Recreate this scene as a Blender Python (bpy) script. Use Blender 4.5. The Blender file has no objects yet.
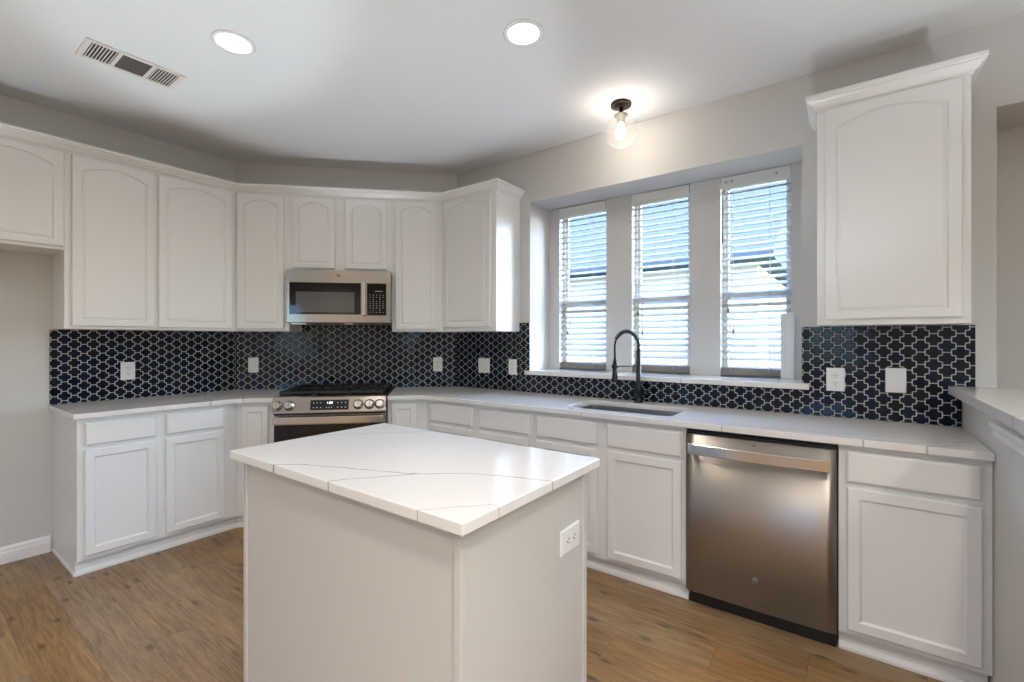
import bpy, bmesh, math, random
from mathutils import Vector, Matrix
random.seed(7)
PI = math.pi
scn = bpy.context.scene
COL = scn.collection

# ---------------------------------------------------------------- key dimensions (metres)
D, E = 2.990, 4.038            # window wall plane y = D, left wall plane x = -E
YAC, XCB = 1.7217, -2.7697     # where the diagonal wall leaves the left wall / meets the window wall
LC = math.hypot(XCB + E, D - YAC)
K = math.tan(PI / 8)
ZC = 2.77                      # ceiling
RD = 0.285                     # window recess depth
WX0, WX1, WZ0, WZ1 = -2.002, -0.2085, 1.0505, 2.391
WINS = [(-1.905, -1.494), (-1.291, -0.879), (-0.684, -0.283)]
SILL = 1.083
ZU = 1.387                     # underside of wall cabinets
BASE, UPP = 0.585, 0.305       # cabinet body depths
CT, CTH = 0.914, 0.030         # counter top height, slab thickness
REAR, FAR = -4.2, 3.8

# ---------------------------------------------------------------- camera, world, sun, exposure
cam = bpy.data.cameras.new('camera')
camo = bpy.data.objects.new('camera', cam)
COL.objects.link(camo)
camo.location = (0, 0, 1.3228)
camo.rotation_euler = (PI / 2, 0, math.radians(36.1439))
cam.sensor_width = 36
cam.lens = 36 * 462.6113 / 1024
cam.shift_x = (512 - 511.1594) / 1024
cam.shift_y = -(341 - 339.6683) / 1024
cam.clip_start = 0.02
scn.camera = camo

w = bpy.data.worlds.new('sky')
scn.world = w
w.use_nodes = True
nt = w.node_tree
bg = nt.nodes['Background']
sky = nt.nodes.new('ShaderNodeTexSky')
sky.sky_type = 'NISHITA'
sky.sun_disc = False
sky.sun_elevation = math.radians(48)
sky.sun_rotation = math.radians(58)
sky.air_density = 1.0
sky.dust_density = 0.7
sky.ozone_density = 3.0
nt.links.new(sky.outputs[0], bg.inputs[0])
bg.inputs[1].default_value = 2.9

sun = bpy.data.lights.new('sun', 'SUN')
suno = bpy.data.objects.new('sun', sun)
COL.objects.link(suno)
sun.energy = 13
sun.angle = math.radians(0.6)
sun.color = (1.0, 0.96, 0.9)
suno.rotation_euler = Vector((1.6, 1.0, 2.1)).to_track_quat('Z', 'Y').to_euler()

scn.view_settings.view_transform = 'Standard'
scn.view_settings.look = 'None'
scn.view_settings.gamma = 1
scn.view_settings.use_curve_mapping = False
scn.view_settings.exposure = 0.84


def area(name, loc, rot, sx, sy, energy, color):
    l = bpy.data.lights.new(name, 'AREA')
    l.shape = 'RECTANGLE'
    l.size, l.size_y = sx, sy
    l.energy = energy
    l.color = color
    o = bpy.data.objects.new(name, l)
    COL.objects.link(o)
    o.location = loc
    o.rotation_euler = rot
    return o


# daylight enters through the sink windows, one rear window and one far window; portals guide the sky sampling there
REAR_WINDOWS = [(-3.2, -2.6), (-0.70, 0.20), (2.85, 3.40)]
FAR_WINDOWS = [(-1.7, -0.1)]
for (a, b) in REAR_WINDOWS:
    area('rear_daylight', ((a + b) / 2, REAR - 0.16, 1.5), (PI / 2, 0, 0), b - a, 1.2, 1, (1, 1, 1)).data.cycles.is_portal = True
for (a, b) in FAR_WINDOWS:
    area('far_daylight', (FAR + 0.16, (a + b) / 2, 1.5), (PI / 2, 0, PI / 2), b - a, 1.2, 1, (1, 1, 1)).data.cycles.is_portal = True
for (a, b) in WINS:
    area('sink_window_daylight', ((a + b) / 2, D + .41, (SILL + WZ1) / 2), (-PI / 2, 0, 0), b - a, WZ1 - SILL, 1, (1, 1, 1)).data.cycles.is_portal = True
CANS = [(-2.421, 1.022), (-1.241, 1.797), (-2.42, -0.6), (-1.24, 0.2), (0.5, 0.1), (-0.2, -1.2), (1.6, -1.0), (-2.9, -3.4), (-1.0, -3.5), (1.0, -3.5), (3.0, -2.2), (2.9, 0.8), (1.5, 0.2)]  # first two are seen; the rest are added out of view as fill
CAN_E = 5.5
for i, (x, y) in enumerate(CANS):
    l = bpy.data.lights.new('can_light', 'AREA')
    l.shape = 'DISK'
    l.size = 0.12
    l.energy = CAN_E * (0.55 if i < 4 else 3.8)
    l.color = (1.0, 0.90, 0.78)
    o = bpy.data.objects.new('can_light', l)
    COL.objects.link(o)
    o.location = (x, y, ZC + 0.040)
# added unseen spots aimed straight up, standing in for a bounced camera flash
for (x, y, z, en, half) in ((-0.60, 0.30, 1.25, 9, 56), (-2.60, 0.20, 0.75, 37, 36), (-2.30, 1.50, 0.75, 34, 36), (-0.25, 1.88, 0.75, 14, 48), (1.45, 1.30, 0.80, 58, 52), (0.30, -1.30, 1.20, 60, 60)):
    fl = bpy.data.lights.new('bounce_fill', 'SPOT')
    fl.energy = en
    fl.color = (0.80, 0.92, 1.0)
    fl.spot_size = math.radians(2 * half)
    fl.spot_blend = 0.35
    fl.shadow_soft_size = 0.08
    flo = bpy.data.objects.new('bounce_fill', fl)
    COL.objects.link(flo)
    flo.location = (x, y, z)
    flo.rotation_euler = (PI, 0, 0)
LAMP = (-1.129, 2.688)
l = bpy.data.lights.new('globe_light', 'POINT')
l.energy = 9.5
l.color = (1.0, 0.90, 0.78)
l.shadow_soft_size = 0.036
o = bpy.data.objects.new('globe_light', l)
COL.objects.link(o)
o.location = (LAMP[0], LAMP[1], ZC - 0.185)


# ---------------------------------------------------------------- materials
def mat(name, color, rough=0.5, metal=0.0, **kw):
    m = bpy.data.materials.new(name)
    m.use_nodes = True
    b = m.node_tree.nodes['Principled BSDF']
    b.inputs['Base Color'].default_value = (*color, 1)
    b.inputs['Roughness'].default_value = rough
    b.inputs['Metallic'].default_value = metal
    for k, v in kw.items():
        b.inputs[k].default_value = v
    return m


def N(m, t, **kw):
    n = m.node_tree.nodes.new(t)
    for k, v in kw.items():
        setattr(n, k, v)
    return n


def link(m, a, b):
    m.node_tree.links.new(a, b)


def math_n(m, op, a, b=None, c=None, clamp=False):
    n = N(m, 'ShaderNodeMath', operation=op, use_clamp=clamp)
    for i, v in enumerate((a, b, c)):
        if v is None:
            continue
        if isinstance(v, (int, float)):
            n.inputs[i].default_value = v
        else:
            link(m, v, n.inputs[i])
    return n.outputs[0]


def vmath(m, op, a, b=None, s=None):
    n = N(m, 'ShaderNodeVectorMath', operation=op)
    for i, v in enumerate((a, b)):
        if v is None:
            continue
        if isinstance(v, (tuple, list)):
            n.inputs[i].default_value = v
        else:
            link(m, v, n.inputs[i])
    if s is not None:
        if isinstance(s, (int, float)):
            n.inputs['Scale'].default_value = s
        else:
            link(m, s, n.inputs['Scale'])
    return n


def noise(m, scale, detail=3, vec=None, rough=0.5):
    n = N(m, 'ShaderNodeTexNoise')
    n.inputs['Scale'].default_value = scale
    n.inputs['Detail'].default_value = detail
    n.inputs['Roughness'].default_value = rough
    if vec is not None:
        link(m, vec, n.inputs['Vector'])
    return n


def add_bump(m, height, strength, dist):
    b = N(m, 'ShaderNodeBump')
    b.inputs['Strength'].default_value = strength
    b.inputs['Distance'].default_value = dist
    link(m, height, b.inputs['Height'])
    link(m, b.outputs[0], m.node_tree.nodes['Principled BSDF'].inputs['Normal'])


def paint(name, color, rough, bump=0.0, scale=120, stretch=None):
    m = mat(name, color, rough)
    tc = N(m, 'ShaderNodeTexCoord')
    v = tc.outputs['Object']
    if stretch:
        mp = N(m, 'ShaderNodeMapping')
        mp.inputs['Scale'].default_value = stretch
        link(m, v, mp.inputs['Vector'])
        v = mp.outputs[0]
    if bump:
        n = noise(m, scale, 3, v)
        add_bump(m, n.outputs['Fac'], bump, 0.002)
    return m


M = {}
M['wall'] = paint('wall_paint', (0.60, 0.595, 0.585), 0.7, 0.12, 160)
M['ceiling'] = paint('ceiling_paint', (0.70, 0.70, 0.70), 0.85, 0.2, 110)
M['white'] = paint('cabinet_paint', (0.79, 0.79, 0.785), 0.30, 0.10, 60, (4, 4, 0.35))
M['trim'] = paint('trim_paint', (0.82, 0.82, 0.81), 0.32, 0.05, 60)
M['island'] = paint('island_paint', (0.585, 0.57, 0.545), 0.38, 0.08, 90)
M['plate'] = mat('plate_plastic', (0.78, 0.78, 0.77), 0.3)
M['slot'] = mat('dark_slot', (0.03, 0.03, 0.03), 0.5)
M['black'] = mat('black_enamel', (0.012, 0.012, 0.013), 0.3)
M['blackmatte'] = mat('black_cast_iron', (0.018, 0.018, 0.02), 0.55)
M['blackglass'] = mat('black_glass', (0.006, 0.006, 0.008), 0.04)
M['screen'] = mat('oven_screen', (0.10, 0.10, 0.10), 0.08)
M['bronze'] = mat('dark_bronze', (0.055, 0.04, 0.032), 0.35, 0.7)
M['socket'] = mat('socket_nickel', (0.35, 0.31, 0.27), 0.35, 0.8)
M['faucet'] = mat('matte_black_metal', (0.006, 0.009, 0.014), 0.22, 0.2)
M['tile'] = None
M['grout'] = paint('grout', (0.62, 0.61, 0.59), 0.85, 0.1, 300)
M['blind'] = mat('blind_white', (0.44, 0.445, 0.445), 0.4)
M['valance'] = mat('valance_white', (0.74, 0.75, 0.75), 0.4)
M['vinyl'] = mat('window_vinyl', (0.72, 0.72, 0.71), 0.4)
M['cord'] = mat('cord', (0.55, 0.55, 0.54), 0.7)
M['tassel'] = mat('cord_tassel', (0.16, 0.15, 0.14), 0.6)
M['vent'] = mat('vent_white', (0.66, 0.62, 0.58), 0.5)
M['ventdark'] = mat('vent_dark', (0.03, 0.028, 0.025), 0.8)
M['rail'] = mat('bottom_rail_shaded', (0.20, 0.185, 0.165), 0.5)  # shade at the sill put into the rail's colour; clips and wand share it
M['mark'] = mat('panel_marks', (0.55, 0.6, 0.65), 0.5)
M['emblem'] = mat('emblem_metal', (0.16, 0.14, 0.12), 0.4, 0.6)
M['ground'] = paint('ground_grass', (0.22, 0.25, 0.12), 0.9, 0.3, 10)
M['siding'] = paint('siding', (0.24, 0.235, 0.225), 0.8)
M['roof'] = mat('roof_shingle', (0.045, 0.055, 0.072), 0.8)
for k_ in ('ground', 'siding', 'roof'):
    M[k_].node_tree.nodes['Principled BSDF'].inputs['Specular IOR Level'].default_value = 0.0
M['eave'] = mat('eave_white', (0.7, 0.7, 0.68), 0.7)


def emit(name, color, strength):
    m = bpy.data.materials.new(name)
    m.use_nodes = True
    b = m.node_tree.nodes['Principled BSDF']
    b.inputs['Base Color'].default_value = (0.8, 0.8, 0.8, 1)
    b.inputs['Emission Color'].default_value = (*color, 1)
    b.inputs['Emission Strength'].default_value = strength
    return m


M['lens'] = emit('can_lens', (1.0, 0.90, 0.78), 3.0)
M['bulb'] = emit('bulb_glow', (1.0, 0.86, 0.68), 9.0)
M['display'] = emit('clock_digits', (0.75, 0.85, 1.0), 1.6)


def glass(name, refl, tint=(1, 1, 1)):
    m = bpy.data.materials.new(name)
    m.use_nodes = True
    t = m.node_tree
    t.nodes.clear()
    out = t.nodes.new('ShaderNodeOutputMaterial')
    mix = t.nodes.new('ShaderNodeMixShader')
    tr = t.nodes.new('ShaderNodeBsdfTransparent')
    tr.inputs[0].default_value = (*tint, 1)
    gl = t.nodes.new('ShaderNodeBsdfGlossy')
    gl.inputs['Roughness'].default_value = 0.02
    fr = t.nodes.new('ShaderNodeLayerWeight')
    fr.inputs[0].default_value = refl
    t.links.new(fr.outputs['Fresnel'], mix.inputs[0])
    t.links.new(tr.outputs[0], mix.inputs[1])
    t.links.new(gl.outputs[0], mix.inputs[2])
    t.links.new(mix.outputs[0], out.inputs[0])
    return m


M['pane'] = glass('window_glass', 0.12)
M['far_dim'] = glass('far_dimming_glass', 0.10, (0.62, 0.62, 0.60))  # tint added to hold back daylight from the far window
M['rear_dim'] = glass('rear_dimming_glass', 0.10, (0.30, 0.37, 0.45))  # blue tint added to dim and cool daylight from the rear windows
M['globe'] = glass('clear_globe_glass', 0.06, (0.97, 0.97, 0.97))
_t = M['globe'].node_tree
_mix = [n for n in _t.nodes if n.type == 'MIX_SHADER'][0]
_fr = [n for n in _t.nodes if n.type == 'LAYER_WEIGHT'][0]
_mu = _t.nodes.new('ShaderNodeMath')
_mu.operation = 'MULTIPLY'
_mu.inputs[1].default_value = 0.25
_t.links.new(_fr.outputs['Fresnel'], _mu.inputs[0])
_t.links.new(_mu.outputs[0], _mix.inputs[0])
_tl = _t.nodes.new('ShaderNodeBsdfTranslucent')  # slight translucency imitates the bloom haze around the lit bulb
_m2 = _t.nodes.new('ShaderNodeMixShader')
_m2.inputs[0].default_value = 0.05
_t.links.new(_mix.outputs[0], _m2.inputs[1])
_t.links.new(_tl.outputs[0], _m2.inputs[2])
_t.links.new(_m2.outputs[0], [n for n in _t.nodes if n.type == 'OUTPUT_MATERIAL'][0].inputs[0])


def steel(name, color, rough, stretch, aniso=0.6):
    m = mat(name, color, rough, 1.0)
    b = m.node_tree.nodes['Principled BSDF']
    b.inputs['Anisotropic'].default_value = aniso
    if aniso:
        tg = N(m, 'ShaderNodeTangent', direction_type='UV_MAP', uv_map='UVMap')
        link(m, tg.outputs[0], b.inputs['Tangent'])
        b.inputs['Anisotropic Rotation'].default_value = 0.25
    tc = N(m, 'ShaderNodeTexCoord')
    mp = N(m, 'ShaderNodeMapping')
    mp.inputs['Scale'].default_value = stretch
    link(m, tc.outputs['Object'], mp.inputs['Vector'])
    n = noise(m, 60, 3, mp.outputs[0])
    r = N(m, 'ShaderNodeMapRange')
    r.inputs['To Min'].default_value = rough - 0.03
    r.inputs['To Max'].default_value = rough + 0.03
    link(m, n.outputs['Fac'], r.inputs['Value'])
    link(m, r.outputs[0], b.inputs['Roughness'])
    return m


M['steel'] = steel('brushed_steel', (0.46, 0.415, 0.365), 0.20, (0.3, 6, 30), 0.7)
M['dwsteel'] = steel('dishwasher_steel', (0.42, 0.385, 0.345), 0.34, (0.3, 6, 30), 0.8)
M['handle'] = steel('handle_steel', (0.62, 0.59, 0.55), 0.22, (0.3, 6, 30), 0.0)
M['sink'] = steel('sink_steel', (0.50, 0.49, 0.47), 0.3, (1, 12, 12), 0.0)


def quartz(name, veins):
    m = mat(name, (0.80, 0.79, 0.775), 0.10, **{'IOR': 1.6})
    b = m.node_tree.nodes['Principled BSDF']
    geo = N(m, 'ShaderNodeTexCoord')
    p = geo.outputs['Object']
    sx = N(m, 'ShaderNodeSeparateXYZ')
    link(m, p, sx.inputs[0])
    cx = N(m, 'ShaderNodeCombineXYZ')
    link(m, sx.outputs[0], cx.inputs[0])
    link(m, sx.outputs[1], cx.inputs[1])
    p2 = cx.outputs[0]
    wob = noise(m, 7, 4, p2)
    w1 = vmath(m, 'SUBTRACT', wob.outputs['Color'], (0.5, 0.5, 0.5)).outputs[0]
    w2 = vmath(m, 'SCALE', w1, s=0.05).outputs[0]
    w3 = vmath(m, 'MULTIPLY', w2, (1, 1, 0)).outputs[0]
    q = vmath(m, 'ADD', p2, w3).outputs[0]
    dmin = None
    for line, width in veins:
        for (a, c) in zip(line[:-1], line[1:]):
            a3 = (a[0], a[1], 0)
            ba = (c[0] - a[0], c[1] - a[1], 0)
            L2 = ba[0] ** 2 + ba[1] ** 2
            pa = vmath(m, 'SUBTRACT', q, a3).outputs[0]
            dt = vmath(m, 'DOT_PRODUCT', pa, ba).outputs['Value']
            h = math_n(m, 'MULTIPLY', dt, 1 / L2, clamp=True)
            bn = N(m, 'ShaderNodeVectorMath', operation='SCALE')
            bn.inputs[0].default_value = ba
            link(m, h, bn.inputs['Scale'])
            df = vmath(m, 'SUBTRACT', pa, bn.outputs[0]).outputs[0]
            ln = vmath(m, 'LENGTH', df).outputs['Value']
            d = math_n(m, 'DIVIDE', ln, width)
            dmin = d if dmin is None else math_n(m, 'MINIMUM', dmin, d)
    n2 = noise(m, 9, 2, p2)
    thick = math_n(m, 'MULTIPLY_ADD', n2.outputs['Fac'], 1.3, 0.25)
    dd = math_n(m, 'DIVIDE', dmin, thick)
    f = N(m, 'ShaderNodeMapRange', interpolation_type='SMOOTHSTEP')
    f.inputs['From Min'].default_value = 0.35
    f.inputs['From Max'].default_value = 1.1
    f.inputs['To Min'].default_value = 0.72
    f.inputs['To Max'].default_value = 0.0
    link(m, dd, f.inputs['Value'])
    cl = noise(m, 2.5, 3, p2)
    base = N(m, 'ShaderNodeMix', data_type='RGBA')
    base.inputs['A'].default_value = (0.80, 0.785, 0.765, 1)
    base.inputs['B'].default_value = (0.74, 0.73, 0.715, 1)
    link(m, cl.outputs['Fac'], base.inputs['Factor'])
    mx = N(m, 'ShaderNodeMix', data_type='RGBA')
    link(m, f.outputs[0], mx.inputs['Factor'])
    link(m, base.outputs['Result'], mx.inputs['A'])
    mx.inputs['B'].default_value = (0.23, 0.215, 0.20, 1)
    link(m, mx.outputs['Result'], b.inputs['Base Color'])
    return m


VW = 0.0042
M['q_island'] = quartz('quartz_island', [
    ([(-1.62, 0.70), (-1.544, 0.764), (-1.356, 0.863), (-1.231, 0.905), (-1.067, 0.964)], VW),
    ([(-1.215, 0.72), (-1.205, 0.775), (-1.14, 0.873), (-1.067, 0.964), (-0.935, 1.067), (-0.833, 1.109), (-0.66, 1.155)], VW),
    ([(-1.9, 1.0), (-1.807, 1.15), (-1.624, 1.323), (-1.48, 1.50)], VW * 0.9),
    ([(-0.86, 0.74), (-0.748, 0.853), (-0.717, 0.893), (-0.64, 0.90)], VW * 0.4)])
M['q_right'] = quartz('quartz_right', [
    ([(-2.12, 2.34), (-2.06, 2.45), (-1.95, 2.80), (-1.9, 3.0)], VW * 0.6),
    ([(-1.25, 2.34), (-1.19, 2.42), (-1.1, 2.47)], VW * 0.7),
    ([(-0.50, 2.35), (-0.45, 2.43), (-0.178, 2.448), (0.1, 2.50), (0.44, 2.55)], VW * 0.7),
    ([(0.02, 2.34), (0.06, 2.38), (0.165, 2.42), (0.323, 2.502), (0.46, 2.673)], VW * 0.8),
    ([(0.22, 2.34), (0.26, 2.40), (0.35, 2.477)], VW * 0.9)])
M['q_left'] = quartz('quartz_left', [
    ([(-3.40, 1.29), (-3.48, 1.33), (-3.7, 1.36), (-4.0, 1.30)], VW),
    ([(-3.31, 1.47), (-3.42, 1.51), (-3.6, 1.60), (-3.8, 1.9)], VW)])
M['q_bar'] = quartz('quartz_bar', [([(0.36, 1.93), (0.45, 1.95), (0.8, 2.1)], VW)])
M['q_sill'] = quartz('quartz_sill', [([(-1.82, 2.9), (-1.75, 3.3)], VW * 0.6), ([(-0.86, 2.9), (-0.8, 3.3)], VW * 0.6)])


def make_floor_mat():
    m = mat('wood_planks', (0.3, 0.2, 0.1), 0.34)
    b = m.node_tree.nodes['Principled BSDF']
    tc = N(m, 'ShaderNodeTexCoord')
    s = N(m, 'ShaderNodeSeparateXYZ')
    link(m, tc.outputs['Object'], s.inputs[0])
    X, Y = s.outputs[0], s.outputs[1]
    PW, PL = 0.178, 1.22
    yr = math_n(m, 'DIVIDE', Y, PW)
    row = math_n(m, 'FLOOR', yr)
    wn = N(m, 'ShaderNodeTexWhiteNoise', noise_dimensions='1D')
    link(m, row, wn.inputs['W'])
    xs = math_n(m, 'MULTIPLY_ADD', wn.outputs['Value'], PL, X)
    xr = math_n(m, 'DIVIDE', xs, PL)
    colm = math_n(m, 'FLOOR', xr)
    idv = N(m, 'ShaderNodeCombineXYZ')
    link(m, row, idv.inputs[0])
    link(m, colm, idv.inputs[1])
    wid = N(m, 'ShaderNodeTexWhiteNoise', noise_dimensions='2D')
    link(m, idv.outputs[0], wid.inputs['Vector'])
    # grain coordinates, shifted per plank
    off = vmath(m, 'SCALE', wid.outputs['Color'], s=13.0).outputs[0]
    gp = vmath(m, 'ADD', tc.outputs['Object'], off).outputs[0]
    mp = N(m, 'ShaderNodeMapping')
    mp.inputs['Scale'].default_value = (1.3, 14, 1)
    link(m, gp, mp.inputs['Vector'])
    g1 = noise(m, 3.0, 6, mp.outputs[0], 0.62)
    g1.inputs['Distortion'].default_value = 0.9
    mp2 = N(m, 'ShaderNodeMapping')
    mp2.inputs['Scale'].default_value = (3, 85, 1)
    link(m, gp, mp2.inputs['Vector'])
    g2 = noise(m, 3.0, 4, mp2.outputs[0], 0.6)
    big = noise(m, 3.2, 3, gp)
    # knots
    mp3 = N(m, 'ShaderNodeMapping')
    mp3.inputs['Scale'].default_value = (2.6, 6.5, 1)
    link(m, gp, mp3.inputs['Vector'])
    vor = N(m, 'ShaderNodeTexVoronoi', voronoi_dimensions='2D')
    vor.inputs['Scale'].default_value = 1.0
    link(m, mp3.outputs[0], vor.inputs['Vector'])
    kn = N(m, 'ShaderNodeMapRange', interpolation_type='SMOOTHSTEP')
    kn.inputs['From Min'].default_value = 0.03
    kn.inputs['From Max'].default_value = 0.15
    kn.inputs['To Min'].default_value = 0.75
    kn.inputs['To Max'].default_value = 0.0
    kd = math_n(m, 'MULTIPLY_ADD', g2.outputs['Fac'], 0.10, vor.outputs['Distance'])
    link(m, math_n(m, 'SUBTRACT', kd, 0.03), kn.inputs['Value'])
    ramp = N(m, 'ShaderNodeValToRGB')
    el = ramp.color_ramp.elements
    el[0].position, el[0].color = 0.34, (0.085, 0.048, 0.022, 1)
    el[1].position, el[1].color = 0.68, (0.385, 0.243, 0.112, 1)
    e = ramp.color_ramp.elements.new(0.5)
    e.color = (0.25, 0.149, 0.066, 1)
    a = math_n(m, 'MULTIPLY', g1.outputs['Fac'], 0.48)
    a = math_n(m, 'MULTIPLY_ADD', g2.outputs['Fac'], 0.34, a)
    a = math_n(m, 'MULTIPLY_ADD', big.outputs['Fac'], 0.20, a)
    t = math_n(m, 'SUBTRACT', wid.outputs['Value'], 0.5)
    a = math_n(m, 'MULTIPLY_ADD', t, 0.07, a)
    link(m, a, ramp.inputs[0])
    hsv = N(m, 'ShaderNodeHueSaturation')
    sep = N(m, 'ShaderNodeSeparateColor')
    link(m, wid.outputs['Color'], sep.inputs[0])
    link(m, math_n(m, 'MULTIPLY_ADD', sep.outputs[1], 0.25, 0.85), hsv.inputs['Saturation'])
    link(m, ramp.outputs[0], hsv.inputs['Color'])
    mk = N(m, 'ShaderNodeMix', data_type='RGBA')
    link(m, kn.outputs[0], mk.inputs['Factor'])
    link(m, hsv.outputs[0], mk.inputs['A'])
    mk.inputs['B'].default_value = (0.05, 0.03, 0.016, 1)
    # seams
    fy = math_n(m, 'FRACT', yr)
    fx = math_n(m, 'FRACT', xr)
    ey = math_n(m, 'MULTIPLY', math_n(m, 'MINIMUM', fy, math_n(m, 'SUBTRACT', 1.0, fy)), PW)
    ex = math_n(m, 'MULTIPLY', math_n(m, 'MINIMUM', fx, math_n(m, 'SUBTRACT', 1.0, fx)), PL)
    ed = math_n(m, 'MINIMUM', ex, ey)
    sm = N(m, 'ShaderNodeMapRange')
    sm.inputs['From Min'].default_value = 0.0006
    sm.inputs['From Max'].default_value = 0.0022
    sm.inputs['To Min'].default_value = 0.5
    sm.inputs['To Max'].default_value = 0.0
    link(m, ed, sm.inputs['Value'])
    ms = N(m, 'ShaderNodeMix', data_type='RGBA')
    link(m, sm.outputs[0], ms.inputs['Factor'])
    link(m, mk.outputs['Result'], ms.inputs['A'])
    ms.inputs['B'].default_value = (0.05, 0.032, 0.018, 1)
    link(m, ms.outputs['Result'], b.inputs['Base Color'])
    add_bump(m, g2.outputs['Fac'], 0.08, 0.002)
    return m


M['floor'] = make_floor_mat()


def make_tile_mat():
    m = mat('glazed_navy_tile', (0.004, 0.006, 0.016), 0.07, **{'Specular IOR Level': 0.26})
    b = m.node_tree.nodes['Principled BSDF']
    at = N(m, 'ShaderNodeAttribute', attribute_name='tint')
    mx = N(m, 'ShaderNodeMix', data_type='RGBA')
    link(m, at.outputs['Fac'], mx.inputs['Factor'])
    mx.inputs['A'].default_value = (0.0025, 0.0035, 0.009, 1)
    mx.inputs['B'].default_value = (0.004, 0.009, 0.026, 1)
    link(m, mx.outputs['Result'], b.inputs['Base Color'])
    return m


M['tile'] = make_tile_mat()


# ---------------------------------------------------------------- mesh helpers
class MB:
    def __init__(s):
        s.bm = bmesh.new()

    def box(s, x0, x1, y0, y1, z0, z1, bev=0.0, seg=2):
        t = bmesh.new()
        bmesh.ops.create_cube(t, size=1)
        for v in t.verts:
            v.co = Vector((x0 + (v.co.x + .5) * (x1 - x0), y0 + (v.co.y + .5) * (y1 - y0), z0 + (v.co.z + .5) * (z1 - z0)))
        if bev:
            bmesh.ops.bevel(t, geom=t.edges[:], offset=bev, segments=seg, affect='EDGES', profile=0.5)
        s._merge(t)
        return s

    def _merge(s, t):
        vm = {}
        for v in t.verts:
            vm[v] = s.bm.verts.new(v.co)
        for f in t.faces:
            try:
                nf = s.bm.faces.new([vm[v] for v in f.verts])
                nf.smooth = f.smooth
            except ValueError:
                pass
        t.free()

    def prism(s, poly, z0, z1):
        lo = [s.bm.verts.new((p[0], p[1], z0)) for p in poly]
        hi = [s.bm.verts.new((p[0], p[1], z1)) for p in poly]
        n = len(poly)
        s.bm.faces.new(lo)
        s.bm.faces.new(hi)
        for i in range(n):
            s.bm.faces.new([lo[i], lo[(i + 1) % n], hi[(i + 1) % n], hi[i]])
        return s

    def prism_y(s, poly, y0, y1):
        lo = [s.bm.verts.new((p[0], y0, p[1])) for p in poly]
        hi = [s.bm.verts.new((p[0], y1, p[1])) for p in poly]
        n = len(poly)
        s.bm.faces.new(lo)
        s.bm.faces.new(hi)
        for i in range(n):
            s.bm.faces.new([lo[i], lo[(i + 1) % n], hi[(i + 1) % n], hi[i]])
        return s

    def prism_x(s, poly, x0, x1):
        lo = [s.bm.verts.new((x0, p[0], p[1])) for p in poly]
        hi = [s.bm.verts.new((x1, p[0], p[1])) for p in poly]
        n = len(poly)
        s.bm.faces.new(lo)
        s.bm.faces.new(hi)
        for i in range(n):
            s.bm.faces.new([lo[i], lo[(i + 1) % n], hi[(i + 1) % n], hi[i]])
        return s

    def loops(s, rows, cap0=True, cap1=True, closed=False, smooth=False):
        """rows of equally many points; quads between consecutive rows (each row a closed ring)."""
        R = [[s.bm.verts.new(p) for p in r] for r in rows]
        n = len(R[0])
        for a, b in zip(R[:-1], R[1:]):
            for i in range(n):
                f = s.bm.faces.new([a[i], a[(i + 1) % n], b[(i + 1) % n], b[i]])
                f.smooth = smooth
        if cap0:
            s.bm.faces.new(R[0])
        if cap1:
            s.bm.faces.new(R[-1])
        return s

    def lathe(s, prof, c=(0, 0, 0), axis='z', n=28, smooth=True, cap=True):
        rows = []
        for r, h in prof:
            ring = []
            for i in range(n):
                a = 2 * PI * i / n
                p = (r * math.cos(a), r * math.sin(a), h)
                if axis == 'y':
                    p = (p[0], h, p[1])
                if axis == 'x':
                    p = (h, p[0], p[1])
                ring.append((p[0] + c[0], p[1] + c[1], p[2] + c[2]))
            rows.append(ring)
        return s.loops(rows, cap, cap, smooth=smooth)

    def tube(s, path, r, n=10, smooth=True):
        P = [Vector(p) for p in path]
        rows = []
        up = None
        for i, p in enumerate(P):
            t = (P[min(i + 1, len(P) - 1)] - P[max(i - 1, 0)]).normalized()
            if up is None:
                up = t.orthogonal().normalized()
            up = (up - t * up.dot(t)).normalized()
            b = t.cross(up)
            rr = r[i] if isinstance(r, (list, tuple)) else r
            rows.append([p + (up * math.cos(2 * PI * k / n) + b * math.sin(2 * PI * k / n)) * rr for k in range(n)])
        return s.loops(rows, smooth=smooth)

    def fill(s, outer, holes, z0, z1):
        """slab with holes: triangle-filled top and bottom plus walls."""
        for z in (z0, z1):
            edges = []
            rings = []
            for ring in [outer] + holes:
                vs = [s.bm.verts.new((p[0], p[1], z)) for p in ring]
                rings.append(vs)
                for i in range(len(vs)):
                    edges.append(s.bm.edges.new((vs[i], vs[(i + 1) % len(vs)])))
            bmesh.ops.triangle_fill(s.bm, use_beauty=True, use_dissolve=False, edges=edges)
            if z == z0:
                low = rings
        if z1 != z0:
            for a, b in zip(low, rings):
                n = len(a)
                for i in range(n):
                    s.bm.faces.new([a[i], a[(i + 1) % n], b[(i + 1) % n], b[i]])
        return s

    def build(s, name, material, parent=None, mat4=None, smooth_angle=None, recalc=True):
        if recalc:
            bmesh.ops.recalc_face_normals(s.bm, faces=s.bm.faces[:])
        me = bpy.data.meshes.new(name)
        s.bm.to_mesh(me)
        s.bm.free()
        uv = me.uv_layers.new(name='UVMap')
        for lp in me.loops:
            co = me.vertices[lp.vertex_index].co
            uv.data[lp.index].uv = (co.x + .31 * co.y, co.z + .17 * co.y)
        me.materials.append(material)
        o = bpy.data.objects.new(name, me)
        COL.objects.link(o)
        if mat4 is not None:
            o.matrix_world = mat4
        if parent is not None:
            o.parent = parent
        return o


def tag(o, label=None, cat=None, group=None, kind=None):
    if label: o['label'] = label
    if cat: o['category'] = cat
    if group: o['group'] = group
    if kind: o['kind'] = kind
    return o


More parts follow.
